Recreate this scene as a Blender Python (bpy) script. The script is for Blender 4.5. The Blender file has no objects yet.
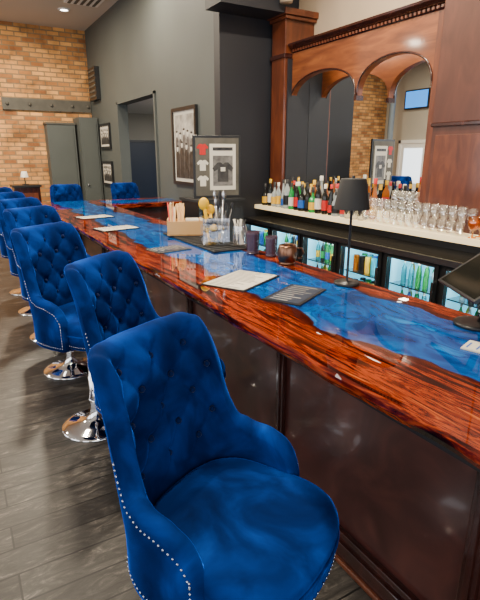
import bpy, math, random
from mathutils import Vector, Matrix
random.seed(7)
scn = bpy.context.scene
COL = scn.collection
pi = math.pi

# ---------------------------------------------------------------- materials
def new_mat(name):
    m = bpy.data.materials.new(name); m.use_nodes = True
    nt = m.node_tree; b = nt.nodes['Principled BSDF']
    return m, nt, b
def mat(name, col, rough=0.5, metal=0.0, coat=0.0, trans=0.0, emit=None, es=0.0, sheen=0.0, noise=0.0, nscale=8.0, ior=1.45, bump=0.0, spec=0.5):
    m, nt, b = new_mat(name)
    b.inputs['Base Color'].default_value = (*col, 1)
    b.inputs['Roughness'].default_value = rough
    b.inputs['Metallic'].default_value = metal
    b.inputs['Coat Weight'].default_value = coat
    b.inputs['Coat Roughness'].default_value = 0.05
    b.inputs['Transmission Weight'].default_value = trans
    b.inputs['IOR'].default_value = ior
    b.inputs['Specular IOR Level'].default_value = spec
    b.inputs['Sheen Weight'].default_value = sheen
    if emit:
        b.inputs['Emission Color'].default_value = (*emit, 1)
        b.inputs['Emission Strength'].default_value = es
    if noise > 0 or bump > 0:
        tc = nt.nodes.new('ShaderNodeTexCoord')
        n = nt.nodes.new('ShaderNodeTexNoise'); n.inputs['Scale'].default_value = nscale
        n.inputs['Detail'].default_value = 5
        nt.links.new(tc.outputs['Object'], n.inputs['Vector'])
        if noise > 0:
            r = nt.nodes.new('ShaderNodeValToRGB')
            r.color_ramp.elements[0].position = 0.3; r.color_ramp.elements[1].position = 0.7
            r.color_ramp.elements[0].color = (*[c*(1-noise) for c in col], 1)
            r.color_ramp.elements[1].color = (*[min(1, c*(1+noise)) for c in col], 1)
            nt.links.new(n.outputs['Fac'], r.inputs['Fac'])
            nt.links.new(r.outputs['Color'], b.inputs['Base Color'])
        if bump > 0:
            bp = nt.nodes.new('ShaderNodeBump'); bp.inputs['Strength'].default_value = bump
            bp.inputs['Distance'].default_value = 0.01
            nt.links.new(n.outputs['Fac'], bp.inputs['Height'])
            nt.links.new(bp.outputs['Normal'], b.inputs['Normal'])
    return m
def thin_glass(name, tint=(1, 1, 1), refl=.10):
    m = bpy.data.materials.new(name); m.use_nodes = True
    nt = m.node_tree; nt.nodes.clear(); L = nt.links.new
    out = nt.nodes.new('ShaderNodeOutputMaterial'); mx = nt.nodes.new('ShaderNodeMixShader')
    tr = nt.nodes.new('ShaderNodeBsdfTransparent'); tr.inputs[0].default_value = (*tint, 1)
    gl = nt.nodes.new('ShaderNodeBsdfGlossy'); gl.inputs['Roughness'].default_value = .05
    gl.inputs['Color'].default_value = (.95, .97, 1, 1)
    fr = nt.nodes.new('ShaderNodeFresnel'); fr.inputs['IOR'].default_value = 1.5
    ge = nt.nodes.new('ShaderNodeNewGeometry')
    iv = nt.nodes.new('ShaderNodeMath'); iv.operation = 'SUBTRACT'; iv.inputs[0].default_value = 1
    L(ge.outputs['Backfacing'], iv.inputs[1])
    ml = nt.nodes.new('ShaderNodeMath'); ml.operation = 'MULTIPLY'
    L(fr.outputs[0], ml.inputs[0]); L(iv.outputs[0], ml.inputs[1])
    ad = nt.nodes.new('ShaderNodeMath'); ad.operation = 'ADD'; ad.inputs[1].default_value = refl; ad.use_clamp = True
    L(ml.outputs[0], ad.inputs[0]); L(ad.outputs[0], mx.inputs[0]); L(tr.outputs[0], mx.inputs[1]); L(gl.outputs[0], mx.inputs[2])
    L(mx.outputs[0], out.inputs[0])
    return m
def ramp(nt, stops):
    r = nt.nodes.new('ShaderNodeValToRGB')
    els = r.color_ramp.elements
    while len(els) > 1: els.remove(els[-1])
    els[0].position = stops[0][0]; els[0].color = (*stops[0][1], 1)
    for p, c in stops[1:]:
        e = els.new(p); e.color = (*c, 1)
    return r

def wood_mat(name, stops, scale=(3, 3, 0.35), rough=0.3, coat=0.3, nscale=4.0, dist=1.5):
    m, nt, b = new_mat(name)
    tc = nt.nodes.new('ShaderNodeTexCoord'); mp = nt.nodes.new('ShaderNodeMapping')
    mp.inputs['Scale'].default_value = scale
    n = nt.nodes.new('ShaderNodeTexNoise'); n.inputs['Scale'].default_value = nscale
    n.inputs['Detail'].default_value = 8; n.inputs['Distortion'].default_value = dist
    r = ramp(nt, stops)
    nt.links.new(tc.outputs['Object'], mp.inputs['Vector'])
    nt.links.new(mp.outputs['Vector'], n.inputs['Vector'])
    nt.links.new(n.outputs['Fac'], r.inputs['Fac'])
    nt.links.new(r.outputs['Color'], b.inputs['Base Color'])
    b.inputs['Roughness'].default_value = rough
    b.inputs['Coat Weight'].default_value = coat
    b.inputs['Coat Roughness'].default_value = 0.08
    return m

def resin_mat(name, axis, centre, half):
    """wood slabs either side of a blue epoxy river running along the other axis"""
    m, nt, b = new_mat(name)
    L = nt.links.new
    tc = nt.nodes.new('ShaderNodeTexCoord')
    mp = nt.nodes.new('ShaderNodeMapping')
    mp.inputs['Scale'].default_value = (8, 0.8, 8) if axis == 0 else (0.8, 8, 8)
    L(tc.outputs['Object'], mp.inputs['Vector'])
    n = nt.nodes.new('ShaderNodeTexNoise'); n.inputs['Scale'].default_value = 1.5
    n.inputs['Detail'].default_value = 9; n.inputs['Distortion'].default_value = 2.0
    n.inputs['Roughness'].default_value = 0.62
    L(mp.outputs['Vector'], n.inputs['Vector'])
    wr = ramp(nt, [(0.34, (0.004, 0.001, 0.001)), (0.43, (0.030, 0.0025, 0.001)), (0.49, (0.12, 0.009, 0.002)),
                   (0.535, (0.34, 0.045, 0.006)), (0.575, (0.055, 0.004, 0.002)), (0.62, (0.18, 0.017, 0.004)), (0.70, (0.52, 0.12, 0.018)), (0.78, (0.12, 0.012, 0.003))])
    L(n.outputs['Fac'], wr.inputs['Fac'])
    n2 = nt.nodes.new('ShaderNodeTexNoise'); n2.inputs['Scale'].default_value = 2.6
    n2.inputs['Detail'].default_value = 7; n2.inputs['Distortion'].default_value = 2.5
    mp2 = nt.nodes.new('ShaderNodeMapping')
    mp2.inputs['Scale'].default_value = (1.6, .7, 1) if axis == 0 else (.7, 1.6, 1)
    L(tc.outputs['Object'], mp2.inputs['Vector']); L(mp2.outputs['Vector'], n2.inputs['Vector'])
    br = ramp(nt, [(0.30, (0.0, 0.010, 0.07)), (0.44, (0.0, 0.045, 0.22)), (0.52, (0.0, 0.085, 0.35)), (0.57, (0.0, 0.035, 0.19)), (0.66, (0.0, 0.15, 0.50)), (0.76, (0.01, 0.24, 0.62))])
    L(n2.outputs['Fac'], br.inputs['Fac'])
    n3 = nt.nodes.new('ShaderNodeTexNoise'); n3.inputs['Scale'].default_value = 1.7
    n3.inputs['Detail'].default_value = 5
    L(tc.outputs['Object'], n3.inputs['Vector'])
    sx = nt.nodes.new('ShaderNodeSeparateXYZ'); L(tc.outputs['Object'], sx.inputs[0])
    a1 = nt.nodes.new('ShaderNodeMath'); a1.operation = 'SUBTRACT'; a1.inputs[1].default_value = centre
    L(sx.outputs[axis], a1.inputs[0])
    a2 = nt.nodes.new('ShaderNodeMath'); a2.operation = 'MULTIPLY_ADD'
    a2.inputs[1].default_value = 0.42; a2.inputs[2].default_value = -0.21
    L(n3.outputs['Fac'], a2.inputs[0])
    a3 = nt.nodes.new('ShaderNodeMath'); a3.operation = 'ADD'
    L(a1.outputs[0], a3.inputs[0]); L(a2.outputs[0], a3.inputs[1])
    a4 = nt.nodes.new('ShaderNodeMath'); a4.operation = 'ABSOLUTE'; L(a3.outputs[0], a4.inputs[0])
    mr = nt.nodes.new('ShaderNodeMapRange')
    mr.inputs['From Min'].default_value = half - 0.006; mr.inputs['From Max'].default_value = half + 0.006
    L(a4.outputs[0], mr.inputs['Value'])
    mr2 = nt.nodes.new('ShaderNodeMapRange')
    mr2.inputs['From Min'].default_value = half + 0.004; mr2.inputs['From Max'].default_value = half + 0.06
    L(a4.outputs[0], mr2.inputs['Value'])
    dk = nt.nodes.new('ShaderNodeMix'); dk.data_type = 'RGBA'
    dk.inputs['A'].default_value = (0.03, 0.003, 0.001, 1)
    L(mr2.outputs['Result'], dk.inputs['Factor']); L(wr.outputs['Color'], dk.inputs['B'])
    mx = nt.nodes.new('ShaderNodeMix'); mx.data_type = 'RGBA'
    L(mr.outputs['Result'], mx.inputs['Factor'])
    L(br.outputs['Color'], mx.inputs['A']); L(dk.outputs['Result'], mx.inputs['B'])
    L(mx.outputs['Result'], b.inputs['Base Color'])
    b.inputs['Roughness'].default_value = 0.3
    b.inputs['Specular IOR Level'].default_value = 0.0
    b.inputs['Coat Weight'].default_value = 1.0; b.inputs['Coat Roughness'].default_value = 0.012
    b.inputs['Coat IOR'].default_value = 1.48
    return m

def brick_mat(name):
    m, nt, b = new_mat(name); L = nt.links.new
    tc = nt.nodes.new('ShaderNodeTexCoord'); s = nt.nodes.new('ShaderNodeSeparateXYZ')
    c = nt.nodes.new('ShaderNodeCombineXYZ')
    L(tc.outputs['Object'], s.inputs[0])
    L(s.outputs[0], c.inputs[0]); L(s.outputs[2], c.inputs[1])
    bt = nt.nodes.new('ShaderNodeTexBrick')
    bt.inputs['Scale'].default_value = 1.0
    bt.inputs['Brick Width'].default_value = 0.26; bt.inputs['Row Height'].default_value = 0.092
    bt.inputs['Mortar Size'].default_value = 0.012; bt.inputs['Bias'].default_value = -0.1
    bt.inputs['Color1'].default_value = (0.76, 0.38, 0.12, 1)
    bt.inputs['Color2'].default_value = (0.26, 0.09, 0.030, 1)
    bt.inputs['Mortar'].default_value = (0.25, 0.175, 0.10, 1)
    L(c.outputs[0], bt.inputs['Vector'])
    n = nt.nodes.new('ShaderNodeTexNoise'); n.inputs['Scale'].default_value = 2.2; n.inputs['Detail'].default_value = 6
    n.inputs['Roughness'].default_value = 0.65
    L(tc.outputs['Object'], n.inputs['Vector'])
    r = ramp(nt, [(0.32, (0.45, 0.39, 0.33)), (0.5, (1.0, .96, 0.88)), (0.68, (1.35, 1.3, 1.15))])
    L(n.outputs['Fac'], r.inputs['Fac'])
    mx = nt.nodes.new('ShaderNodeMix'); mx.data_type = 'RGBA'; mx.blend_type = 'MULTIPLY'
    mx.inputs['Factor'].default_value = 0.9
    L(bt.outputs['Color'], mx.inputs['A']); L(r.outputs['Color'], mx.inputs['B'])
    L(mx.outputs['Result'], b.inputs['Base Color'])
    bp = nt.nodes.new('ShaderNodeBump'); bp.inputs['Strength'].default_value = 0.6; bp.inputs['Distance'].default_value = 0.02
    bp.invert = True
    L(bt.outputs['Fac'], bp.inputs['Height']); L(bp.outputs['Normal'], b.inputs['Normal'])
    b.inputs['Roughness'].default_value = 0.85
    return m

def floor_mat(name):
    m, nt, b = new_mat(name); L = nt.links.new
    tc = nt.nodes.new('ShaderNodeTexCoord')
    bt = nt.nodes.new('ShaderNodeTexBrick')
    bt.inputs['Scale'].default_value = 1.0
    bt.inputs['Brick Width'].default_value = 1.7; bt.inputs['Row Height'].default_value = 0.16
    bt.inputs['Mortar Size'].default_value = 0.005; bt.inputs['Mortar Smooth'].default_value = 0.2
    bt.inputs['Color1'].default_value = (0.042, 0.038, 0.034, 1)
    bt.inputs['Color2'].default_value = (0.018, 0.016, 0.015, 1)
    bt.inputs['Mortar'].default_value = (0.002, 0.002, 0.002, 1)
    L(tc.outputs['Object'], bt.inputs['Vector'])
    mp = nt.nodes.new('ShaderNodeMapping'); mp.inputs['Scale'].default_value = (1.2, 4, 1)
    L(tc.outputs['Object'], mp.inputs['Vector'])
    n = nt.nodes.new('ShaderNodeTexNoise'); n.inputs['Scale'].default_value = 4.5; n.inputs['Detail'].default_value = 11
    n.inputs['Roughness'].default_value = 0.78; n.inputs['Distortion'].default_value = 0.8
    L(mp.outputs['Vector'], n.inputs['Vector'])
    r = ramp(nt, [(0.34, (0.35, 0.34, 0.32)), (0.5, (0.95, 0.95, 0.95)), (0.58, (1.9, 1.88, 1.8)), (0.68, (6.0, 5.8, 5.4))])
    L(n.outputs['Fac'], r.inputs['Fac'])
    mx = nt.nodes.new('ShaderNodeMix'); mx.data_type = 'RGBA'; mx.blend_type = 'MULTIPLY'
    mx.inputs['Factor'].default_value = 1
    L(bt.outputs['Color'], mx.inputs['A']); L(r.outputs['Color'], mx.inputs['B'])
    L(mx.outputs['Result'], b.inputs['Base Color'])
    bp = nt.nodes.new('ShaderNodeBump'); bp.inputs['Strength'].default_value = 0.4; bp.inputs['Distance'].default_value = 0.004
    L(n.outputs['Fac'], bp.inputs['Height']); L(bp.outputs['Normal'], b.inputs['Normal'])
    b.inputs['Roughness'].default_value = 0.40
    b.inputs['Specular IOR Level'].default_value = 0.4
    return m

def velvet_mat(name):
    m, nt, b = new_mat(name); L = nt.links.new
    tc = nt.nodes.new('ShaderNodeTexCoord')
    n = nt.nodes.new('ShaderNodeTexNoise'); n.inputs['Scale'].default_value = 5; n.inputs['Detail'].default_value = 4
    n.inputs['Distortion'].default_value = 0.7
    L(tc.outputs['Object'], n.inputs['Vector'])
    r = ramp(nt, [(0.30, (0.0, 0.005, 0.040)), (0.47, (0.0002, 0.012, 0.085)), (0.60, (0.0005, 0.024, 0.165)), (0.74, (0.001, 0.050, 0.31))])
    L(n.outputs['Fac'], r.inputs['Fac'])
    L(r.outputs['Color'], b.inputs['Base Color'])
    b.inputs['Roughness'].default_value = 0.8
    b.inputs['Specular IOR Level'].default_value = 0.05
    b.inputs['Sheen Weight'].default_value = 0.85
    b.inputs['Sheen Roughness'].default_value = 0.26
    b.inputs['Sheen Tint'].default_value = (0.01, 0.16, 1.0, 1)
    n2 = nt.nodes.new('ShaderNodeTexNoise'); n2.inputs['Scale'].default_value = 420
    L(tc.outputs['Object'], n2.inputs['Vector'])
    bp = nt.nodes.new('ShaderNodeBump'); bp.inputs['Strength'].default_value = 0.2; bp.inputs['Distance'].default_value = 0.001
    L(n2.outputs['Fac'], bp.inputs['Height']); L(bp.outputs['Normal'], b.inputs['Normal'])
    return m

M = {}
M['velvet'] = velvet_mat('blue_velvet')
M['button'] = mat('blue_velvet_button', (0.001, 0.008, 0.055), 0.7, sheen=0.1, spec=.1)
M['chrome'] = mat('chrome', (0.85, 0.85, 0.87), 0.06, 1.0)
M['nail'] = mat('nail_head', (0.45, 0.50, 0.62), 0.25, 1.0)
M['steel'] = mat('stainless', (0.45, 0.46, 0.47), 0.25, 1.0)
M['black'] = mat('black_satin', (0.012, 0.012, 0.013), 0.35)
M['gloss_black'] = mat('black_stone', (0.02, 0.018, 0.016), 0.08)
M['blackmatte'] = mat('black_matte', (0.010, 0.010, 0.011), 0.7)
M['white'] = mat('white_paint', (0.8, 0.79, 0.77), 0.5)
M['paper'] = mat('paper', (0.62, 0.58, 0.49), 0.7)
M['tan'] = mat('tan_wood', (0.45, 0.24, 0.09), 0.6, noise=0.25, nscale=20)
M['straw'] = mat('straw_wood', (0.62, 0.36, 0.14), 0.6)
M['grey_wall'] = mat('grey_wall_paint', (0.074, 0.083, 0.077), 0.6, noise=0.06, nscale=1.5)
M['dark_wall'] = mat('charcoal_wall_paint', (0.011, 0.012, 0.017), 0.55)
M['cream_wall'] = mat('cream_wall_paint', (0.48, 0.37, 0.26), 0.8, noise=0.05, nscale=2)
M['light_wall'] = mat('light_wall_paint', (0.42, 0.39, 0.33), 0.8)
M['ceil'] = mat('ceiling_paint', (0.56, 0.50, 0.43), 0.85)
M['brick'] = brick_mat('tan_brick')
M['floor'] = floor_mat('dark_plank_floor')
M['mahog'] = wood_mat('mahogany', [(0.3, (0.065, 0.014, 0.004)), (0.5, (0.10, 0.023, 0.007)), (0.7, (0.15, 0.038, 0.011))], scale=(2, 2, .5), rough=0.35, coat=0.25)
M['mahog_lit'] = wood_mat('mahogany_frieze_lit', [(0.3, (0.11, 0.026, 0.006)), (0.5, (0.165, 0.043, 0.010)), (0.7, (0.24, 0.070, 0.016))], scale=(2, 0.5, 3), rough=0.35, coat=0.25)  # brighter mahogany copy, light on the frieze put into its colour
M['mahog_dark'] = wood_mat('dark_mahogany', [(0.3, (0.016, 0.004, 0.003)), (0.6, (0.040, 0.009, 0.006)), (0.8, (0.07, 0.016, 0.010))], rough=0.25, coat=0.4)
M['tower'] = wood_mat('tower_mahogany', [(0.3, (0.060, 0.015, 0.007)), (0.55, (0.082, 0.022, 0.011)), (0.75, (0.11, 0.030, 0.015))], scale=(1.5, 1.5, .5), rough=0.4, coat=0.15)
M['panel'] = wood_mat('bar_front_panel', [(0.3, (0.036, 0.009, 0.007)), (0.5, (0.056, 0.016, 0.013)), (0.7, (0.10, 0.030, 0.022))], scale=(1, 1, 1), nscale=3, rough=0.28, coat=0.3)
M['resin'] = resin_mat('epoxy_river_top', 0, 1.51, 0.24)
M['resin2'] = resin_mat('epoxy_river_return', 1, 7.35, 0.24)
M['mirror'] = mat('mirror', (0.85, 0.87, 0.87), 0.0, 1.0)
M['shelf'] = mat('cream_shelf_glow', (0.80, 0.66, 0.42), 0.4, emit=(1, 0.76, 0.38), es=0.8)  # shelf itself glows, standing in for the LED light on it
M['glass'] = thin_glass('clear_glass', refl=.13)
M['pane'] = thin_glass('cooler_door_glass', refl=.0)
M['goldglass'] = thin_glass('gold_tinted_glass', (0.95, .62, .12), .12)
M['green'] = mat('green_glass', (0.015, 0.30, 0.06), 0.08, trans=0.2)
M['teal'] = mat('teal_can', (0.01, 0.30, 0.38), 0.3)
M['amber'] = mat('amber_liquor', (0.45, 0.12, 0.008), 0.08, trans=0.3)
M['gold'] = mat('gold_glass', (0.80, 0.48, 0.03), 0.15, trans=0.2)
M['darkglass'] = mat('dark_bottle', (0.010, 0.010, 0.008), 0.08)
M['clearliq'] = mat('clear_bottle', (0.65, 0.72, 0.72), 0.05, trans=0.6)
M['label_w'] = mat('label_white', (0.7, 0.66, 0.58), 0.6)
M['label_r'] = mat('label_red', (0.5, 0.012, 0.010), 0.5)
M['label_y'] = mat('label_yellow', (0.75, 0.42, 0.02), 0.5)
M['label_b'] = mat('label_blue', (0.01, 0.10, 0.45), 0.5)
M['yellow'] = mat('yellow_plastic', (0.85, 0.48, 0.005), 0.4)
M['copper'] = mat('dark_copper', (0.20, 0.10, 0.06), 0.30, 1.0)
M['purple'] = mat('smoked_glass', (0.09, 0.05, 0.08), 0.08, trans=0.4)
M['fridge_in'] = mat('fridge_liner_glow', (0.30, 0.55, 0.65), 0.5, emit=(0.12, 0.65, 0.9), es=1.3)  # liner given its own bluish glow to brighten the cooler inside
M['fridge_led'] = mat('fridge_led', (1, 1, 1), 0.5, emit=(0.70, 0.92, 1.0), es=55)
M['lamp_emit'] = mat('downlight_lens', (1, 1, 1), 0.5, emit=(1, 0.93, 0.82), es=14)
M['tv'] = mat('tv_screen', (0.02, 0.1, 0.25), 0.2, emit=(0.04, 0.30, 0.9), es=2.0)
M['photo'] = mat('photo_print', (0.40, 0.37, 0.32), 0.5, noise=0.6, nscale=5)
M['photo_dark'] = mat('photo_print_dark', (0.035, 0.032, 0.030), 0.4, noise=0.8, nscale=12)
M['photo_mid'] = mat('photo_print_mid', (0.14, 0.13, 0.12), 0.4, noise=0.5, nscale=14)
M['iron'] = mat('painted_iron', (0.085, 0.078, 0.062), 0.6, noise=0.2, nscale=6)
M['pipe'] = mat('pipe_paint', (0.16, 0.20, 0.24), 0.5)
M['navy'] = mat('navy_print', (0.010, 0.020, 0.045), 0.4)
M['skyglow'] = mat('frosted_window', (0.9, 0.95, 1), 0.4, emit=(0.8, 0.9, 1.0), es=2.5)

# ---------------------------------------------------------------- mesh builder
class MB:
    def __init__(s): s.v = []; s.f = []; s.m = []; s.sm = []; s.mats = []
    def mi(s, k):
        if k not in s.mats: s.mats.append(k)
        return s.mats.index(k)
    def add(s, vs, fs, k, smooth=False, T=None):
        o = len(s.v)
        s.v += [tuple(T @ Vector(p)) if T else tuple(p) for p in vs]
        i = s.mi(k)
        for f in fs:
            s.f.append([o+a for a in f]); s.m.append(i); s.sm.append(smooth)
        return s
    def box(s, x0, x1, y0, y1, z0, z1, k, T=None):
        vs = [(x0,y0,z0),(x1,y0,z0),(x1,y1,z0),(x0,y1,z0),(x0,y0,z1),(x1,y0,z1),(x1,y1,z1),(x0,y1,z1)]
        fs = [(0,3,2,1),(4,5,6,7),(0,1,5,4),(1,2,6,5),(2,3,7,6),(3,0,4,7)]
        return s.add(vs, fs, k, False, T)
    def lathe(s, prof, cx, cy, k, cz=0, n=24, smooth=True, T=None):
        vs = []; fs = []
        for r, z in prof:
            for i in range(n):
                a = 2*pi*i/n
                vs.append((cx+r*math.cos(a), cy+r*math.sin(a), cz+z))
        for j in range(len(prof)-1):
            for i in range(n):
                i2 = (i+1) % n
                fs.append((j*n+i, j*n+i2, (j+1)*n+i2, (j+1)*n+i))
        return s.add(vs, fs, k, smooth, T)
    def sphere(s, c, r, k, n=8, m=5, sc=(1,1,1), T=None):
        vs = []; fs = []
        for j in range(m+1):
            t = pi*j/m
            for i in range(n):
                a = 2*pi*i/n
                vs.append((c[0]+sc[0]*r*math.sin(t)*math.cos(a), c[1]+sc[1]*r*math.sin(t)*math.sin(a), c[2]-sc[2]*r*math.cos(t)))
        for j in range(m):
            for i in range(n):
                i2 = (i+1) % n
                fs.append((j*n+i, j*n+i2, (j+1)*n+i2, (j+1)*n+i))
        return s.add(vs, fs, k, True, T)
    def tube(s, pts, r, k, n=8, T=None):
        vs = []; fs = []
        P = [Vector(p) for p in pts]
        for j, p in enumerate(P):
            d = (P[min(j+1, len(P)-1)] - P[max(j-1, 0)]).normalized()
            a = d.cross(Vector((0, 0, 1)))
            if a.length < 0.05: a = d.cross(Vector((1, 0, 0)))
            a.normalize(); b = d.cross(a)
            rr = r[j] if isinstance(r, (list, tuple)) else r
            for i in range(n):
                t = 2*pi*i/n
                vs.append(tuple(p + rr*(math.cos(t)*a + math.sin(t)*b)))
        for j in range(len(P)-1):
            for i in range(n):
                i2 = (i+1) % n
                fs.append((j*n+i, j*n+i2, (j+1)*n+i2, (j+1)*n+i))
        fs.append(tuple(range(n))); fs.append(tuple((len(P)-1)*n+i for i in range(n)))
        return s.add(vs, fs, k, True, T)
    def mesh(s, name):
        me = bpy.data.meshes.new(name)
        me.from_pydata(s.v, [], s.f)
        for k in s.mats: me.materials.append(M[k])
        me.polygons.foreach_set('material_index', s.m)
        me.polygons.foreach_set('use_smooth', s.sm)
        me.update()
        return me
    def build(s, name, parent=None, bevel=0, loc=None, rz=0):
        ob = bpy.data.objects.new(name, s.mesh(name)); COL.objects.link(ob)
        if parent: ob.parent = parent
        if loc: ob.location = loc
        ob.rotation_euler[2] = rz
        if bevel:
            md = ob.modifiers.new('bevel', 'BEVEL'); md.width = bevel; md.segments = 2
            md.limit_method = 'ANGLE'; md.angle_limit = 0.9
        return ob
def empty(name, loc=(0,0,0), rz=0, sc=1.0):
    e = bpy.data.objects.new(name, None); COL.objects.link(e)
    e.empty_display_size = 0.1
    e.location = loc; e.rotation_euler[2] = rz; e.scale = (sc, sc, sc)
    return e

# ---------------------------------------------------------------- camera
yaw, pitch = math.radians(30.2), math.radians(16.8)
fh = Vector((math.sin(yaw), math.cos(yaw), 0))
fwd = fh*math.cos(pitch) + Vector((0, 0, -math.sin(pitch)))
right = Vector((math.cos(yaw), -math.sin(yaw), 0))
up = right.cross(fwd)
cd = bpy.data.cameras.new('camera'); cam = bpy.data.objects.new('camera', cd); COL.objects.link(cam)
R = Matrix((right, up, -fwd)).transposed()
cam.matrix_world = Matrix.Translation((0, 0, 1.75)) @ R.to_4x4()
cd.sensor_fit = 'VERTICAL'; cd.sensor_height = 36; cd.lens = 28.8; cd.clip_start = 0.02
scn.camera = cam

# ---------------------------------------------------------------- room
XL, XR, YB, YF, H = -4.3, 4.20, -3.5, 12.1, 4.4
MB().box(XL, 7, YB, YF+1, -0.1, 0, 'floor').build('floor')
MB().box(XL-.2, 7, YB, YF+1, H, H+0.1, 'ceil').build('ceiling')
MB().box(XL, 3.03, YF, YF+0.2, 0, H, 'brick').build('wall_brick')
w = MB()
w.box(3.03, 3.2, 5.7+.15, 7.9, 0, H, 'grey_wall')
w.box(3.03, 3.2, 10.0, YF+0.2, 0, H, 'grey_wall')
w.box(3.03, 3.2, 7.9, 10.0, 2.74, H, 'grey_wall')
w.build('wall_grey')
MB().box(3.03, XR+0.1, 5.7, 5.85, 0, H, 'dark_wall').build('wall_charcoal')
MB().box(XR, XR+0.1, YB, 5.7, 0, H, 'cream_wall').build('wall_right')
MB().box(6.8, 6.9, 5.85, YF+.2, 0, H, 'light_wall').build('wall_adjoining_right')
MB().box(3.2, 6.8, YF, YF+.2, 0, H, 'light_wall').build('wall_adjoining_far')
MB().box(3.21, 6.8, 5.85, YF, 2.72, 2.76, 'white').build('ceiling_adjoining')
t = MB()
for a, b_ in ((7.9, 7.96), (9.94, 10.0)): t.box(3.00, 3.205, a, b_, 0, 2.74, 'grey_wall')
t.box(3.00, 3.205, 7.9, 10.0, 2.70, 2.74, 'grey_wall'); t.build('trim_doorway')
d = MB(); d.box(3.75, 5.0, 12.02, 12.095, 0, 2.05, 'navy'); d.box(3.7, 3.75, 12.0, 12.095, 0, 2.1, 'black')
d.box(5.0, 5.05, 12.0, 12.095, 0, 2.1, 'black'); d.box(3.7, 5.05, 12.0, 12.095, 2.05, 2.1, 'black'); d.sphere((3.85, 12.0, 1.0), .03, 'steel'); d.build('door_1')
w = MB()
wins = [(-2.5, 0.2), (1.6, 4.3), (5.6, 8.2)]
ys = YB
for a, b_ in wins:
    w.box(XL-.2, XL, ys, a, 0, H, 'light_wall'); w.box(XL-.2, XL, a, b_, 0, .8, 'light_wall'); w.box(XL-.2, XL, a, b_, 3.6, H, 'light_wall'); ys = b_
w.box(XL-.2, XL, ys, YF+.2, 0, H, 'light_wall')
w.build('wall_left')
for i, (a, b_) in enumerate(wins):
    f = MB()
    f.box(XL-.12, XL-.06, a, b_, .8, .88, 'black'); f.box(XL-.12, XL-.06, a, b_, 3.52, 3.6, 'black')
    for yy in (a, (a+b_)/2-.04, b_-.08): f.box(XL-.12, XL-.06, yy, yy+.08, .88, 3.52, 'black')
    f.box(XL-.12, XL-.06, a, b_, 2.6, 2.66, 'black')
    f.build('window_%d' % (i+1))
w = MB(); w.box(XL-.2, -3.6, YB-.2, YB, 0, H, 'light_wall'); w.box(3.2, XR+.1, YB-.2, YB, 0, H, 'light_wall')
w.box(-3.6, 3.2, YB-.2, YB, 0, .5, 'light_wall'); w.box(-3.6, 3.2, YB-.2, YB, 3.6, H, 'light_wall'); w.build('wall_back')
f = MB()
for k in range(5):
    xx = -3.6 + k*1.68
    f.box(xx, xx+.08, YB-.14, YB-.06, .5, 3.6, 'black')
f.box(-3.6, 3.2, YB-.14, YB-.06, .5, .58, 'black'); f.box(-3.6, 3.2, YB-.14, YB-.06, 2.7, 2.76, 'black'); f.box(-3.6, 3.2, YB-.14, YB-.06, 3.52, 3.6, 'black')
f.build('window_4')
X0 = XL+.003
d = MB(); d.box(X0, X0+.06, 10.3, 11.3, 0, 2.1, 'white'); d.box(X0+.06, X0+.075, 10.45, 11.15, .9, 1.95, 'skyglow'); d.box(X0,X0+.08,10.2,10.3,0,2.2,'white'); d.box(X0,X0+.08,11.3,11.4,0,2.2,'white'); d.box(X0,X0+.08,10.2,11.4,2.1,2.2,'white')
d.build('door_2')
t = MB(); t.box(X0+.02, X0+.08, 10.4, 11.3, 3.1, 3.65, 'black'); t.box(X0+.08, X0+.09, 10.44, 11.26, 3.14, 3.61, 'tv'); t.box(X0,X0+.03,10.7,11.0,3.3,3.5,'black'); t.build('wall_television')
p = MB(); p.lathe([(.09, 0), (.09, H)], -3.7, 11.3, 'pipe'); p.lathe([(.16,0),(.16,.04),(.09,.12)], -3.7, 11.3, 'pipe'); p.build('support_pipe_column')
MB().box(3.005, 3.029, 10.0, YF-.01, 0, .14, 'black').build('baseboard_grey')
MB().box(XL+.03, 1.93, YF-.02, YF-.001, 0, .14, 'black').build('baseboard_brick')
MB().box(XL+.001, XL+.02, YB, 10.2, 0, .14, 'black').build('baseboard_left')

b = MB(); b.box(1.15, 3.02, YF-.05, YF-.001, 2.69, 2.93, 'iron')
for xx in (1.25, 1.7, 2.15, 2.6, 2.95): b.sphere((xx, YF-.06, 2.81), .035, 'iron')
b.build('iron_beam_plate')
c = MB(); c.box(1.95, 2.55, 11.75, 12.09, 0, 2.42, 'grey_wall'); c.box(1.93, 2.57, 11.73, 12.09, 2.40, 2.44, 'iron'); c.box(2.0, 2.5, 11.735, 11.75, .1, 2.33, 'grey_wall')
c.build('grey_storage_cabinet')
c = MB(); c.box(2.60, 3.0, 11.5, 12.09, 0, 2.55, 'grey_wall'); c.box(2.64, 2.96, 11.485, 11.5, .1, 2.45, 'grey_wall'); c.sphere((2.68, 11.47, 1.1), .025, 'steel')
c.build('utility_door_cabinet')
c = MB(); c.box(1.05, 1.55, 10.9, 11.3, 0, 1.12, 'mahog_dark'); c.box(1.02, 1.58, 10.87, 11.33, 1.12, 1.16, 'black'); c.box(1.10, 1.50, 10.89, 10.9, .1, 1.0, 'mahog')
c.build('host_stand')
c = MB(); c.lathe([(0,0),(.07,0),(.07,.015),(.01,.02),(.01,.18)], 0, 0, 'black'); c.lathe([(.08,.15),(.05,.27),(0,.27),(.045,.265),(.075,.15)], 0, 0, 'label_w'); c.build('desk_lamp', loc=(1.3, 11.1, 1.16))
v = MB(); v.box(2.93, 3.025, 11.15, 11.75, 2.9, 3.55, 'black')
for k in range(6): v.box(2.92, 2.93, 11.2, 11.7, 2.96+k*.1, 3.0+k*.1, 'iron')
v.build('wall_speaker')
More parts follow.
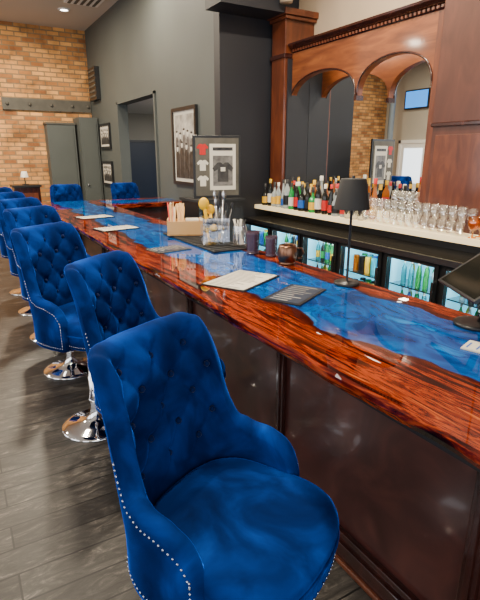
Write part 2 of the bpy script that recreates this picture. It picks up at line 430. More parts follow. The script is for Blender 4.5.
def frame(name, y0, y1, z0, z1, fw=.05, mw=.05, x=3.027):
    o = MB()
    o.box(x-.04, x, y0, y0+fw, z0, z1, 'black'); o.box(x-.04, x, y1-fw, y1, z0, z1, 'black')
    o.box(x-.04, x, y0+fw, y1-fw, z0, z0+fw, 'black'); o.box(x-.04, x, y0+fw, y1-fw, z1-fw, z1, 'black')
    o.box(x-.02, x, y0+fw, y1-fw, z0+fw, z1-fw, 'paper')
    a, b_, c0, d0 = y0+fw+mw, y1-fw-mw, z0+fw+mw, z1-fw-mw
    o.box(x-.024, x-.02, a, b_, c0, d0, 'photo')
    hh = d0-c0; rr = (b_-a)/13
    for row, (n, zt, kk) in enumerate(((5, .66, 'photo_mid'), (4, .46, 'photo_dark'))):
        ww = (b_-a)/n; xf = x-.026-.003*row
        for i in range(n):
            yc = a+ww*(i+.5); zz = c0+hh*(zt+.03*((i*7) % 3-1))
            o.add([(xf, yc-ww*.46, c0), (xf, yc+ww*.46, c0), (xf, yc+ww*.42, zz-.05), (xf, yc+ww*.18, zz), (xf, yc-ww*.18, zz), (xf, yc-ww*.42, zz-.05)], [(0, 1, 2, 3, 4, 5)], kk)
            o.sphere((xf, yc, zz+rr*.8), rr*.75, 'paper', 10, 6, sc=(.03, 1, 1.25))
            o.sphere((xf-.002, yc, zz+rr*1.5), rr*.7, 'photo_dark', 10, 6, sc=(.03, 1.1, .45))
    o.build(name)
frame('framed_photograph', 6.35, 7.2, 1.32, 2.41)
frame('framed_picture', 10.6, 11.4, 1.88, 2.40)
frame('framed_picture', 10.6, 11.4, 1.10, 1.62)
s = MB(); s.box(2.84, 3.75, 5.30, 5.69, 3.37, H-.001, 'dark_wall'); s.build('ceiling_soffit')
s = MB(); s.lathe([(.0,0),(.075, 0), (.075, H-3.45)], 3.66, 5.22, 'cream_wall', cz=3.45); s.build('vent_pipe')
for i, (x, y) in enumerate([(2.3, 10.6), (.4, 10.6), (.5, 7.6), (.5, 4.6), (.5, 1.6), (2.4, 7.2), (2.6, 3.6), (2.6, 1.2), (-2.2, 4.6), (-2.2, 9)]):
    o = MB(); o.lathe([(0, -.012), (.07, -.012)], x, y, 'lamp_emit', cz=H); o.lathe([(.07, -.012), (.075, -.02), (.11, -.015), (.115, 0)], x, y, 'white', cz=H)
    o.build('recessed_downlight')
o = MB(); o.box(2.2, 2.8, 9.3, 10.1, H-.02, H-.001, 'white')
for k in range(5): o.box(2.25+k*.11, 2.3+k*.11, 9.35, 10.05, H-.03, H-.02, 'iron')
o.build('ceiling_vent')

# ---------------------------------------------------------------- bar counter
BX0, BX1, BZ = 0.985, 1.92, 1.07
bar = empty('bar_counter')
def slab_long():
    n = 260; y0, y1 = -1.6, 7.8
    vs = []; fs = []
    def edge(y):
        return .006*math.sin(y*3.1)+.004*math.sin(y*9.3+1)+.002*math.sin(y*21)
    for i in range(n+1):
        y = y0+(y1-y0)*i/n; e = edge(y); e2 = edge(y+3)*.8
        P = [(BX0+.045+e*.6, BZ-.060), (BX0+.014+e, BZ-.050), (BX0+.004+e, BZ-.03), (BX0+.002+e*.7, BZ-.010), (BX0+.010+e*.6, BZ),
             (BX1-.008-e2*.5, BZ), (BX1-.0, BZ-.010), (BX1-.0, BZ-.05), (BX1-.05, BZ-.060)]
        vs += [(a, y, b_) for a, b_ in P]
    m = 9
    for i in range(n):
        for j in range(m):
            j2 = (j+1) % m
            fs.append((i*m+j, (i+1)*m+j, (i+1)*m+j2, i*m+j2))
    fs.append(tuple(range(m))); fs.append(tuple(n*m+j for j in reversed(range(m))))
    o = MB(); o.add(vs, fs, 'resin', False); return o
slab_long().build('resin_river_top', bar)
o = MB(); o.box(BX1+.001, 3.02, 6.9, 7.8, BZ-.060, BZ, 'resin2'); o.build('resin_river_return', bar, bevel=.008)
px = 1.30
o = MB(); o.box(px, 1.85, -1.5, 7.6, .0, BZ-.10, 'panel'); o.build('front_panels', bar)
o = MB()
o.box(px-.02, px, -1.5, 7.6, BZ-.19, BZ-.10, 'mahog_dark')
o.box(px-.03, px, -1.5, 7.6, 0, .14, 'mahog_dark'); o.box(px-.045, px, -1.5, 7.6, 0, .10, 'mahog_dark'); o.box(px-.06, px, -1.5, 7.6, 0, .025, 'mahog')
o.build('rails', bar, bevel=.006)
o = MB()
for k in range(9):
    yy = -1.5+k*1.1
    o.box(px-.026, px, yy-.03, yy+.03, .14, BZ-.19, 'mahog_dark'); o.box(px-.036, px, yy-.012, yy+.012, .14, BZ-.19, 'mahog_dark')
o.build('stiles', bar, bevel=.004)
o = MB(); o.box(1.9, 3.0, 7.0, 7.55, 0, BZ-.060, 'panel'); o.build('return_carcass', bar)
o = MB(); o.box(1.06, 1.86, -1.5, 7.6, BZ-.10, BZ-.060, 'blackmatte'); o.build('sub_top', bar)

# ---------------------------------------------------------------- bar stools
def interp(xs, ys, t):
    if t <= xs[0]: return ys[0]
    for i in range(len(xs)-1):
        if t <= xs[i+1]:
            k = (t-xs[i])/(xs[i+1]-xs[i])
            p0 = ys[max(i-1, 0)]; p1 = ys[i]; p2 = ys[i+1]; p3 = ys[min(i+2, len(ys)-1)]
            h0 = xs[i]-xs[max(i-1,0)] or (xs[i+1]-xs[i]); h1 = xs[i+1]-xs[i]; h2 = (xs[min(i+2,len(xs)-1)]-xs[i+1]) or h1
            m1 = ((p2-p1)/h1*h0 + (p1-p0)/h0*h1)/(h0+h1) if i > 0 else 0
            m2 = ((p3-p2)/h2*h1 + (p2-p1)/h1*h2)/(h1+h2)
            a = k*k*k; b_ = k*k
            return (2*a-3*b_+1)*p1 + (a-2*b_+k)*h1*m1 + (-2*a+3*b_)*p2 + (a-b_)*h1*m2
    return ys[-1]
SX = [0, .11, .205, .305, .425, .525]
PXc = [-.245, -.240, -.205, -.12, 0, .10]
PYc = [0, .11, .197, .250, .268, .262]
SE = .525
HS = [0, .12, .20, .230, .248, .264, .285, .33, .42, .48, .525]
HH = [.675, .675, .670, .645, .57, .43, .345, .305, .285, .245, .15]
def plan(s):
    sg = 1 if s >= 0 else -1; a = abs(s)
    return interp(SX, PXc, a), sg*interp(SX, PYc, a)
def pnorm(s):
    e = .004
    s1, s2 = max(-SE, s-e), min(SE, s+e)
    x0, y0 = plan(s1); x1, y1 = plan(s2)
    tx, ty = x1-x0, y1-y0; l = math.hypot(tx, ty)
    return ty/l, -tx/l
TH = .056
def shell_pt(s, z, off):
    x, y = plan(s); nx, ny = pnorm(s)
    k = max(0, z-.14)
    back = max(0, 1-abs(s)/.42)
    lean = -.15*k*min(1, back*1.8) - .14*max(0, z-.5)*min(1, back*2)
    flare = 1 + .10*k
    return (x + lean + nx*off, y*flare + ny*off, z)
DX, DZ = .145, .165
def puff(s, z):
    h = interp(HS, HH, abs(s))
    p = s/DX + (z-.59)/DZ; q = s/DX - (z-.59)/DZ
    v = (abs(math.sin(pi*p))*abs(math.sin(pi*q)))
    edge = min(1, max(0, (h-z)/.06)) * min(1, max(0, (z-.17)/.06)) * min(1, max(0, (.27-abs(s))/.05))
    dp, dq = p-round(p), q-round(q)
    dent = math.exp(-((dp*dp+dq*dq)/.02))
    return edge*(.019*(v**.55) - .018*dent) + (1-edge)*.008
def stool_mesh():
    o = MB()
    NS, NV = 210, 46
    ss = [SE*(-1+2*i/NS) for i in range(NS+1)]
    vs = []; nrow = None
    for s in ss:
        h = interp(HS, HH, abs(s)); col = []
        endk = min(1, (SE-abs(s))/.03); endk = math.sqrt(max(0, 1-(1-endk)**2))
        th = TH*(.25+.75*endk)
        r = th/2
        for j in range(NV+1):
            z = .0 + (h-r)*j/NV
            col.append(shell_pt(s, z, th/2 + puff(s, z)*endk))
        for j in range(1, 8):
            a = pi*j/8
            rr = r*1.05
            col.append(shell_pt(s, h-r + rr*math.sin(a), (r+.006)*math.cos(a) if a < pi/2 else r*math.cos(a)))
        for j in range(20, -1, -1):
            z = (h-r)*j/20
            col.append(shell_pt(s, z, -th/2))
        nrow = len(col); vs += col
    fs = []
    for i in range(NS):
        for j in range(nrow):
            j2 = (j+1) % nrow
            fs.append((i*nrow+j, i*nrow+j2, (i+1)*nrow+j2, (i+1)*nrow+j))
    fs.append(tuple(range(nrow-1, -1, -1))); fs.append(tuple(NS*nrow+j for j in range(nrow)))
    o.add(vs, fs, 'velvet', True)
    for pp in range(-12, 13):
        for qq in range(-12, 13):
            s = DX*(pp+qq)/2; z = .59+DZ*(pp-qq)/2
            h = interp(HS, HH, abs(s))
            if abs(s) < .25 and .2 < z < h-.045:
                o.sphere(shell_pt(s, z, TH/2-.004), .011, 'button', 10, 6)
    def nails(path, gap=.0165, r=.0043):
        acc = 0
        for a, b_ in zip(path[:-1], path[1:]):
            acc += (b_-a).length
            if acc > gap: o.sphere(b_, r, 'nail', 6, 4); acc = 0
    for sg in (1, -1):
        path = []
        for i in range(1001):
            s = sg*(.262+(.505-.262)*i/1000); h = interp(HS, HH, abs(s)); path.append(Vector(shell_pt(s, h-.040, -TH/2-.001)))
        nails(path)
        nails([Vector(shell_pt(sg*.500, .19-.17*i/300, -TH/2-.001)) for i in range(301)])
    nails([Vector(shell_pt(-.500+1.0*i/600, .020, -TH/2-.001)) for i in range(601)])
    return o.mesh('stool_shell')
def seat_mesh():
    o = MB(); n = 72
    def outline(t, k):
        c, s_ = math.cos(t), math.sin(t)
        e = 2/2.7
        x = math.copysign(abs(c)**e, c); y = math.copysign(abs(s_)**e, s_)
        rx = .315 if c > 0 else .215
        ry = .246 + (.045 if c > 0 else 0)*min(1, abs(c)*1.5)
        return (.0 + x*rx*k, y*ry*k)
    prof = [(0.0, .004), (.80, .004), (.95, .008), (.985, .02), (.985, .085), (1.0, .10), (1.015, .125), (1.0, .148), (.96, .163), (.88, .173), (.7, .179), (.4, .183), (.15, .184), (0, .184)]
    vs = []; fs = []
    for k, z in prof:
        for i in range(n):
            x, y = outline(2*pi*i/n, max(k, .001)); vs.append((x, y, z - .012*(x/.285)**2*(1 if z > .14 and x > 0 else 0)))
    for j in range(len(prof)-1):
        for i in range(n):
            i2 = (i+1) % n
            fs.append((j*n+i, j*n+i2, (j+1)*n+i2, (j+1)*n+i))
    o.add(vs, fs, 'velvet', True)
    pts = [(*outline(2*pi*i/n, 1.005), .092) for i in range(n+1)]
    o.tube(pts, .006, 'velvet', 6)
    for i in range(0, 60):
        t = -1.45 + 2.9*i/59
        x, y = outline(t, .992); o.sphere((x, y, .03), .0043, 'nail', 6, 4)
    return o.mesh('stool_seat')
def base_mesh(hz):
    o = MB()
    o.lathe([(0, 0), (.225, 0), (.228, .006), (.222, .013), (.19, .022), (.13, .034), (.075, .052), (.045, .078), (.034, .11), (.030, .13), (.030, hz*.55), (.024, hz*.55+.004), (.024, hz-.04), (.06, hz-.035), (.085, hz-.02), (.085, hz), (0, hz)], 0, 0, 'chrome', n=48)
    pts = []
    for i in range(25):
        a = -pi*.62 + pi*1.24*i/24
        pts.append((.13+.10*math.cos(a), .14*math.sin(a), .27))
    o.tube(pts, .010, 'chrome', 8)
    o.tube([pts[0], (.0, -.02, .28)], .010, 'chrome', 8); o.tube([pts[-1], (.0, .02, .28)], .010, 'chrome', 8)
    o.tube([(.03, 0, hz-.02), (.05, -.12, hz-.03), (.05, -.22, hz-.035)], .006, 'chrome', 6)
    return o.mesh('stool_base')
SM, SEM = stool_mesh(), seat_mesh()
def stool(x, y, deg, seat_top):
    e = empty('velvet_bar_stool', (x, y, 0), math.radians(deg))
    zb = seat_top - .18
    for nm, me, z in (('backrest', SM, zb), ('seat', SEM, zb), ('pedestal', base_mesh(zb), 0)):
        ob = bpy.data.objects.new(nm, me); COL.objects.link(ob); ob.parent = e; ob.location = (0, 0, z)
stool(.59, 1.08, -64, .735)
stool(.745, 2.09, -52, .775)
stool(.61, 2.98, -57, .83)
stool(.65, 3.98, -60, .85)
stool(.66, 4.90, -60, .85)
stool(.66, 5.85, -55, .85)
stool(.66, 6.80, -50, .85)
stool(1.60, 8.35, -95, .78)
stool(2.65, 8.35, -85, .78)

# ---------------------------------------------------------------- back bar
bb = empty('back_bar_cabinet')
o = MB()
o.box(3.30, XR-.002, 1.2, 5.6, .91, .95, 'gloss_black')
o.box(3.30, XR-.002, 1.2, 5.6, 0, .10, 'black')
o.box(3.95, XR-.002, 1.2, 5.6, .1, .91, 'black')
o.box(3.29, 3.30, 1.2, 5.6, .905, .955, 'steel')
o.build('counter_frame', bb)
o = MB()
ny = 7; pit = .62; ys0 = 1.22
for k in range(ny+1):
    yy = ys0+k*pit
    o.box(3.33, 3.95, yy-.02, yy+.02, .1, .91, 'black')
for k in range(ny):
    a, b_ = ys0+k*pit+.02, ys0+(k+1)*pit-.02
    o.box(3.93, 3.95, a, b_, .1, .91, 'fridge_in'); o.box(3.36, 3.93, a, b_, .1, .12, 'fridge_in')
    o.box(3.40, 3.93, a, a+.006, .12, .9, 'fridge_in'); o.box(3.40, 3.93, b_-.006, b_, .12, .9, 'fridge_in')
    for zz in (.34, .60): o.box(3.40, 3.92, a, b_, zz, zz+.012, 'steel')
    o.box(3.36, 3.38, a+.03, b_-.03, .885, .90, 'fridge_led')
    o.box(3.365, 3.38, a+.03, a+.04, .15, .88, 'fridge_led'); 
    o.box(3.31, 3.345, a, a+.030, .13, .905, 'black'); o.box(3.31, 3.345, b_-.030, b_, .13, .905, 'black')
    o.box(3.31, 3.345, a+.030, b_-.030, .13, .18, 'black'); o.box(3.31, 3.345, a+.030, b_-.030, .875, .905, 'black')
    for (p0, p1) in ((a+.030, a+.038), (b_-.038, b_-.030)): o.box(3.305, 3.31, p0, p1, .18, .875, 'steel')
    o.box(3.305, 3.31, a+.030, b_-.030, .867, .875, 'steel')
    o.box(3.275, 3.29, a+.01, a+.03, .4, .75, 'steel')
    o.box(3.29, 3.31, a+.01, a+.03, .4, .43, 'steel'); o.box(3.29, 3.31, a+.01, a+.03, .72, .75, 'steel')
    o.box(3.326, 3.330, a+.030, b_-.030, .18, .875, 'pane')
o.build('glass_door_coolers', bb)
BP = [(0, 0), (.036, 0), (.038, .01), (.038, .17), (.034, .20), (.018, .235), (.014, .25), (.014, .295), (.017, .297), (.017, .31), (0, .31)]
def bottle(o, x, y, z, body, label, cap, s=1.0, fat=1.0, kind=0, n=12):
    if kind == 0: P = BP
    elif kind == 1: P = [(0,0),(.042,0),(.045,.01),(.045,.13),(.040,.15),(.016,.175),(.014,.24),(.018,.245),(.018,.27),(0,.27)]
    elif kind == 2: P = [(0,0),(.032,0),(.034,.01),(.034,.14),(.022,.21),(.014,.27),(.013,.33),(.016,.335),(.016,.35),(0,.35)]
    else: P = [(0,0),(.031,0),(.033,.008),(.033,.11),(.030,.12),(.030,.122),(0,.122)]
    P = [(r*fat*s, h*s) for r, h in P]
    o.lathe(P, x, y, body, cz=z, n=n)
    if kind != 3:
        r = P[3][0]*1.02
        o.lathe([(r, P[3][1]*.25), (r, P[3][1]*.85)], x, y, label, cz=z, n=n)
        r2 = P[-2][0]*1.05; o.lathe([(r2, P[-3][1]-.03*s), (r2, P[-1][1]+.002), (0, P[-1][1]+.003)], x, y, cap, cz=z, n=n)
o = MB()
for k in range(ny):
    a, b_ = ys0+k*pit+.06, ys0+(k+1)*pit-.06
    for zz in (.12, .352, .612):
        yy = a+.03
        while yy < b_:
            for xx in (3.47, 3.58):
                c = random.choice(['green', 'green', 'teal', 'teal', 'label_b', 'label_y', 'green', 'darkglass', 'amber', 'clearliq'])
                if k % 3: bottle(o, xx, yy, zz, c, random.choice(['teal', 'label_y', 'label_b', 'green', 'label_w']), 'label_w', .76, .85, 0, 10)
                else: bottle(o, xx, yy, zz, c, 'label_w', 'label_w', 1.35, .75, 3, 10)
            yy += .082
o.build('cooled_drinks', bb)
SZ = 1.10
o = MB()
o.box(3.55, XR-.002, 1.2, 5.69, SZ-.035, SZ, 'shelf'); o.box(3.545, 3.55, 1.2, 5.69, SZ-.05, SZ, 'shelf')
o.box(3.75, XR-.002, 1.2, 5.6, .95, SZ-.035, 'black')
o.build('bottle_shelf', bb)
o = MB()
o.box(4.14, 4.15, 2.9, 5.55, SZ+.002, 2.90, 'mirror'); o.build('mirror', bb)
def arches(o, xa, xb, spans, spring, rise, ztop, k):
    for (a, b_) in spans:
        n = 40; pts = []
        for i in range(n+1):
            t = pi*i/n
            yy = (a+b_)/2 - (b_-a)/2*math.cos(t); zz = spring + rise*math.sin(t)**.75
            pts.append((yy, zz))
        vs = []
        for yy, zz in pts: vs += [(xa, yy, zz), (xa, yy, ztop), (xb, yy, zz), (xb, yy, ztop)]
        fs = []
        for i in range(n):
            c, d = i*4, (i+1)*4
            fs += [(c, c+1, d+1, d), (c+2, d+2, d+3, c+3), (c, d, d+2, c+2), (c+1, c+3, d+3, d+1)]
        o.add(vs, fs, k)
        o.tube([(xa-.002, yy, zz+.010) for yy, zz in pts], .010, 'mahog_dark', 8)
o = MB()
arches(o, 3.86, 3.94, [(3.20, 4.16), (4.18, 5.36)], 2.34, .34, 2.98, 'mahog_lit')
o.box(3.86, 3.94, 4.16, 4.18, 2.34, 2.98, 'mahog_lit')
o.box(3.85, 3.95, 4.15, 4.19, 2.31, 2.36, 'mahog_dark')
o.box(3.86, 3.94, 5.36, 5.40, 1.12, 2.98, 'mahog'); o.box(3.86, 3.94, 2.9, 3.20, SZ+.002, 2.98, 'mahog')
o.box(3.94, XR-.002, 2.9, 5.33, 2.90, 2.98, 'dark_wall')
o.build('arched_fascia', bb)
prof = [(3.94, 2.95), (3.855, 2.95), (3.845, 2.965), (3.845, 2.985), (3.82, 3.0), (3.805, 3.015), (3.79, 3.03), (3.785, 3.05), (4.19, 3.05), (4.19, 2.985), (3.94, 2.985)]
o = MB(); vs = [(a, yy, c) for yy in (2.95, 5.34) for a, c in prof]; m = len(prof)
fs = [(j, (j+1) % m, m+(j+1) % m, m+j) for j in range(m)] + [tuple(range(m)), tuple(range(2*m-1, m-1, -1))]
o.add(vs, fs, 'mahog_dark')
yy = 2.98
while yy < 5.30: o.box(3.832, 3.85, yy, yy+.025, 2.962, 2.985, 'mahog'); yy += .05
o.build('crown_moulding', bb)
o = MB()
o.box(3.76, XR-.002, 5.36, 5.65, SZ+.001, 3.40, 'mahog')
o.box(3.74, 3.86, 5.34, 5.66, SZ+.001, 1.22, 'mahog'); o.box(3.74, 3.86, 5.34, 5.66, 2.90, 2.95, 'mahog_dark')
o.box(3.73, XR-.002, 5.31, 5.67, 3.32, 3.36, 'mahog'); o.box(3.70, XR-.002, 5.28, 5.68, 3.36, 3.43, 'mahog')
o.build('pilaster', bb, bevel=.006)
o = MB(); o.box(3.80, 4.138, 5.335, 5.358, SZ+.13, 2.89, 'dark_wall'); o.build('recess_darkening_board', bb)  # black board added to darken the recess end and its mirror image
o = MB()
o.box(3.78, XR-.002, 1.0, 3.07, SZ+.001, 4.3, 'tower')
o.box(3.76, 3.78, 1.0, 3.08, 1.99, 2.02, 'mahog_dark')
o.box(3.77, 3.78, 2.3, 3.075, 2.02, 4.1, 'tower')
o.box(3.765, 3.78, 1.1, 3.02, 1.2, 1.92, 'mahog')
o.build('end_tower', bb, bevel=.006)

o = MB()
for row, xx in enumerate((3.62, 3.71, 3.80)):
    yy = (4.0, 3.75, 3.72)[row]
    while yy < 5.25 if row else yy < 5.6:
        body = random.choice(['darkglass', 'darkglass', 'clearliq', 'amber', 'green', 'darkglass', 'darkglass', 'amber', 'clearliq'])
        lab = random.choice(['label_w', 'label_w', 'label_r', 'label_y', 'label_b', 'black'])
        cap = random.choice(['label_r', 'black', 'black', 'gold', 'label_w'])
        bottle(o, xx+random.uniform(-.01, .01), yy, SZ+.001, body, lab, cap, random.uniform(.95, 1.2), random.uniform(.85, 1.1), random.choice([0, 0, 1, 2]))
        yy += random.uniform(.088, .11)
o.build('liquor_bottles')
o = MB()
GP = [(0, .004), (.028, .004), (.033, .012), (.040, .12), (.037, .12), (.030, .016), (0, .014)]
WP = [(0, 0), (.036, 0), (.034, .004), (.005, .01), (.005, .085), (.025, .10), (.042, .14), (.038, .20), (.035, .20), (.039, .141), (.022, .106), (0, .094)]
for row, xx in enumerate((3.595, 3.69, 3.80, 3.92)):
    yy = (2.54, 2.50, 3.18, 3.28)[row]
    while yy < 3.62:
        P = WP if row in (1, 3) else GP
        sc = (1.0, 1.12, 1.6, 1.5)[row]
        o.lathe([(r*min(sc, 1.08), z*sc) for r, z in P], xx, yy, 'glass', cz=SZ+.001, n=16)
        if row == 0: o.lathe([(r*.98, z*.98) for r, z in GP], xx, yy, 'glass', cz=SZ+.125, n=16)
        yy += .09
o.build('glassware')
o = MB()
for yy in (3.70, 3.80, 3.90):
    o.lathe([(0, 0), (.035, 0), (.043, .14), (.036, .18), (.024, .20), (.024, .22), (0, .23)], 3.605, yy, 'steel', cz=SZ+.001, n=16)
o.build('cocktail_shakers')
o = MB()
for xx in (3.60, 3.70):
    for yy in (2.00, 2.105, 2.21, 2.315, 2.42):
        o.lathe([(0, 0), (.034, 0), (.032, .006), (.007, .012), (.007, .05), (.03, .07), (.046, .11), (.044, .17), (.041, .17), (.043, .111), (.026, .075), (0, .065)], xx, yy, 'goldglass', cz=SZ+.001, n=18)
        o.lathe([(0, .07), (.025, .073), (.040, .11), (.040, .14), (0, .14)], xx, yy, 'gold', cz=SZ+.001, n=18)
o.build('golden_goblets')

o = MB(); o.box(2.42, 3.02, 5.10, 5.60, 0, 1.22, 'black'); o.box(2.40, 3.04, 5.08, 5.62, 1.22, 1.25, 'blackmatte'); o.box(2.46, 2.98, 5.09, 5.10, .1, 1.15, 'blackmatte')
o.build('service_cabinet')
s = empty('framed_merchandise_sign', (2.77, 5.30, 1.25), math.radians(-12), .95)
o = MB(); o.box(-.31, .31, 0, .03, 0, .76, 'black'); o.build('frame', s, bevel=.004)
o = MB(); o.box(-.28, .28, -.006, 0, .03, .73, 'iron'); o.build('backing', s)
sh = [(-.05, 0), (.05, 0), (.05, .11), (.08, .09), (.10, .12), (.05, .17), (.02, .17), (0, .155), (-.02, .17), (-.05, .17), (-.10, .12), (-.08, .09), (-.05, .11)]
def shirt(o, cx, cz, kk, sc, y0=-.010, y1=-.006):
    n = len(sh)
    o.add([(cx+a*sc, y0, cz+b_*sc) for a, b_ in sh] + [(cx+a*sc, y1, cz+b_*sc) for a, b_ in sh],
      [tuple(range(n)), tuple(range(2*n-1, n-1, -1))] + [(i, (i+1) % n, n+(i+1) % n, n+i) for i in range(n)], kk)
o = MB()
o.box(-.10, .24, -.010, -.006, .10, .66, 'paper')
o.box(-.06, .20, -.012, -.010, .58, .62, 'photo_dark'); o.box(-.06, .20, -.012, -.010, .15, .52, 'photo_mid')
shirt(o, .07, .20, 'photo_dark', 1.4, -.014, -.012)
o.box(.04, .10, -.016, -.014, .33, .38, 'paper')
o.build('poster', s)
o = MB()
for (cx, cz, kk, sc) in ((-.19, .53, 'label_r', .75), (-.19, .34, 'paper', .75), (-.19, .15, 'paper', .75)): shirt(o, cx, cz, kk, sc)
o.build('t_shirts', s)

# ---------------------------------------------------------------- things on the bar
l = empty('table_lamp', (1.79, 1.91, BZ))
o = MB(); o.lathe([(0, 0), (.068, 0), (.07, .004), (.07, .014), (.06, .018), (.008, .02), (.007, .03), (.007, .50), (.012, .505), (.012, .52), (0, .52)], 0, 0, 'black', n=36); o.build('base_and_stem', l)
o = MB(); o.lathe([(.094, .41), (.066, .56), (.062, .565), (0, .565), (0, .56), (.062, .555), (.091, .41), (.094, .41)], 0, 0, 'blackmatte', n=40); o.lathe([(.006, .565), (.009, .575), (0, .581)], 0, 0, 'black'); o.build('shade', l)
def menu(name, x, y, rz, w, h, base, lines, ink, margin=.02, n=9):
    e = MB(); e.box(-w/2, w/2, -h/2, h/2, 0, .006, base)
    e.box(-w/2+margin*.6, w/2-margin*.6, -h/2+margin*.6, h/2-margin*.6, .006, .0075, lines)
    for i in range(n):
        yy = -h/2+margin*1.6 + (h-margin*3.2)*i/(n-1)
        ww = (w-2.6*margin)*random.uniform(.55, 1)
        e.box(-w/2+margin*1.3, -w/2+margin*1.3+ww, yy-.0030, yy+.0030, .0075, .0082, ink)
    e.build(name, loc=(x, y, BZ+.001), rz=rz)
menu('drinks_menu', 1.33, 2.27, math.radians(-62), .28, .40, 'black', 'paper', 'iron', n=14)
menu('cocktail_card', 1.42, 1.88, math.radians(-62), .20, .33, 'black', 'navy', 'photo', n=9)
menu('drinks_menu', 1.30, 4.60, math.radians(-80), .25, .38, 'black', 'paper', 'iron', n=12)
menu('drinks_menu', 1.34, 5.6, math.radians(-80), .25, .38, 'black', 'paper', 'iron', n=12)
menu('cocktail_card', 1.33, 3.35, math.radians(-80), .20, .28, 'iron', 'navy', 'photo', n=8)
menu('paper_coaster', 1.58, .97, .3, .10, .10, 'paper', 'paper', 'label_b', margin=.01, n=3)
o = MB(); o.box(1.56, 1.88, 3.05, 4.05, 0, .012, 'blackmatte')
for i in range(15): o.box(1.575, 1.865, 3.07+i*.064, 3.09+i*.064, .012, .017, 'blackmatte')
o.build('bar_mat', loc=(0, 0, BZ+.001), bevel=.003)
Zm = BZ+.019
c = empty('napkin_caddy', (1.69, 3.87, Zm), math.radians(-25), 1.1)
o = MB()
o.box(-.13, .13, -.09, .09, 0, .01, 'tan'); o.box(-.13, -.12, -.09, .09, .01, .12, 'straw'); o.box(.12, .13, -.09, .09, .01, .12, 'straw')
o.box(-.12, .12, -.09, -.08, .01, .11, 'straw'); o.box(-.12, .12, .08, .09, .01, .11, 'straw'); o.box(-.005, .005, -.08, .08, .01, .1, 'straw'); o.build('box', c)
o = MB(); o.box(.012, .115, -.075, .075, .01, .11, 'straw')
for i in range(8): o.box(.012, .115, -.072+i*.019, -.060+i*.019, .11, .118, 'paper')
o.build('napkins', c)
o = MB()
for i in range(44):
    xx, yy = random.uniform(-.11, -.01), random.uniform(-.07, .07)
    o.tube([(xx, yy, .012), (xx+random.uniform(-.02, .02), yy+random.uniform(-.02, .02), random.uniform(.20, .25))], .005, random.choice(['straw', 'straw', 'straw', 'paper', 'label_r', 'tan']), 6)
o.build('stir_sticks', c)
c = empty('bar_tool_holder', (1.71, 3.33, Zm), math.radians(-20), 1.35)
o = MB(); a = .075; hz = .15
o.box(-a, a, -a, a, 0, .006, 'glass')
for q in ((-a, -a+.004, -a, a), (a-.004, a, -a, a), (-a, a, -a, -a+.004), (-a, a, a-.004, a)): o.box(*q, .006, hz, 'glass')
o.build('clear_box', c)
o = MB()
o.tube([(-.03, 0, .01), (-.05, .0, .16), (-.055, 0, .20)], [.010, .010, .010], 'yellow', 10); o.sphere((-.06, 0, .225), .030, 'yellow', 14, 8, (1, .5, 1.2))
o.tube([(-.01, .03, .01), (-.02, .03, .18)], .009, 'yellow', 10); o.sphere((-.02, .03, .19), .026, 'yellow', 14, 8, (1, .5, 1.1))
for i in range(13):
    xx, yy = random.uniform(-.0, .06), random.uniform(-.05, .05)
    tx, ty, hz2 = xx+random.uniform(-.02, .05), yy+random.uniform(-.03, .03), random.uniform(.19, .28)
    kk = random.choice(['steel', 'black', 'black'])
    o.tube([(xx, yy, .01), (tx, ty, hz2)], .0045, kk, 8)
    o.sphere((tx, ty, hz2), .013, kk, 10, 6, (.8, .5, 2.2))
for i in range(18): o.sphere((random.uniform(-.045, .045), random.uniform(-.05, .04), .03+.006*i), .022, random.choice(['gold', 'black', 'steel', 'yellow', 'straw']), 10, 6)
o.build('tools', c)
o = MB(); o.lathe([(0, 0), (.05, 0), (.055, .01), (.055, .13), (.048, .15), (.048, .165), (.044, .165), (.044, .15), (.05, .13), (.05, .012), (0, .01)], 0, 0, 'glass', n=28)
for i in range(14): o.tube([(random.uniform(-.03, .03), random.uniform(-.03, .03), .012), (random.uniform(-.04, .04), random.uniform(-.04, .04), .2)], .0045, random.choice(['black', 'steel', 'paper']), 6)
o.build('straw_jar', loc=(1.82, 3.13, Zm))
def cup(name, x, y, k, r=.04, h=.10, handle=False, belly=0):
    o = MB()
    P = [(0, 0), (r*.8, 0), (r*.9, .006)]
    for i in range(9):
        t = i/8; P.append((r*(.9+.1*t)+belly*math.sin(pi*t), .006+(h-.006)*t))
    P += [(P[-1][0]-.004, h)]
    for i in range(8, -1, -1):
        t = i/8; P.append((r*(.9+.1*t)+belly*math.sin(pi*t)-.004, .012+(h-.012)*t))
    P.append((0, .012))
    o.lathe(P, 0, 0, k, n=30)
    if handle:
        o.tube([(r*.9+belly*.4, 0, h*.82), (r*1.5+belly, 0, h*.8), (r*1.75+belly, 0, h*.55), (r*1.5+belly, 0, h*.3), (r*.9+belly*.4, 0, h*.25)], .006, k, 8)
    o.build(name, loc=(x, y, BZ+.001), rz=-.4)
cup('smoked_tumbler', 1.80, 2.91, 'purple', .050, .16)
cup('smoked_tumbler', 1.86, 2.76, 'purple', .045, .14)
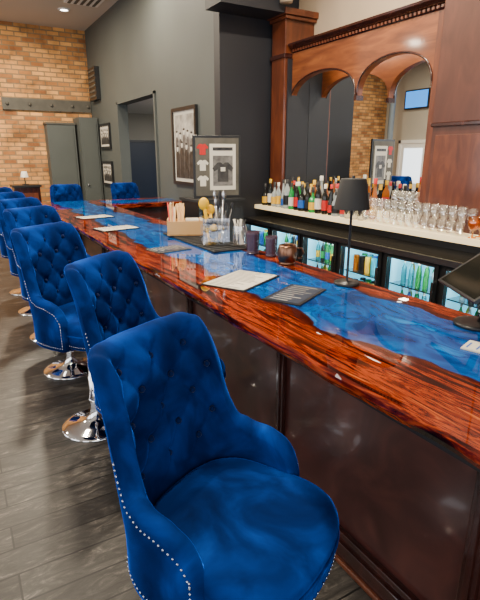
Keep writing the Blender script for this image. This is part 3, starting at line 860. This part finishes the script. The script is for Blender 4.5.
cup('copper_mug', 1.81, 2.50, 'copper', .055, .125, True, .014)
p = empty('pos_tablet', (1.80, 1.14, BZ), math.radians(150))
o = MB(); o.lathe([(0, 0), (.085, 0), (.085, .012), (.07, .016), (0, .016)], 0, 0, 'black', n=32); o.tube([(-.02, 0, .012), (-.03, 0, .10), (.0, 0, .20)], .016, 'black', 10); o.build('stand', p)
T = Matrix.Translation((.0, 0, .21)) @ Matrix.Rotation(math.radians(35), 4, 'Y')
o = MB(); o.box(-.12, .12, -.17, .17, 0, .014, 'black', T); o.box(-.11, .11, -.155, .155, .014, .0145, 'darkglass', T); o.build('tablet', p, bevel=.003)

# ---------------------------------------------------------------- lights
def area(name, loc, rot, sx, sy, power, col):
    ld = bpy.data.lights.new(name, 'AREA'); ld.shape = 'RECTANGLE'; ld.size = sx; ld.size_y = sy; ld.energy = power; ld.color = col
    ob = bpy.data.objects.new(name, ld); COL.objects.link(ob); ob.location = loc; ob.rotation_euler = rot; return ob
warm = (1, .85, .64); cool = (.96, .97, 1)
area('shopfront_daylight', (-.2, YB+.02, 2.05), (math.radians(90), 0, 0), 6.6, 3.0, 150, cool)
for a, b_ in wins:
    area('window_daylight', (XL+.02, (a+b_)/2, 2.2), (0, math.radians(-90), 0), 2.7, b_-a, 85, cool)
for i, (x, y, pw) in enumerate([(.2, 1.9, 150), (.2, 3.9, 85), (.3, 6.0, 115), (.8, 9.8, 270), (2.7, 3.4, 190), (2.4, 7.5, 75), (-2.4, 9, 150)]):
    area('ceiling_panel_light', (x, y, H-.06), (0, 0, 0), .24, .24, pw, warm)
area('adjoining_light', (5, 9, 2.68), (0, 0, 0), 1.2, 1.2, 110, (1, .96, .9))
area('shelf_strip_light', (4.05, 3.9, 2.86), (0, 0, 0), .08, 2.4, 18, warm)
wd = bpy.data.worlds.new('world'); scn.world = wd; wd.use_nodes = True
wd.node_tree.nodes['Background'].inputs[0].default_value = (.75, .87, 1, 1)
wd.node_tree.nodes['Background'].inputs[1].default_value = 1.0
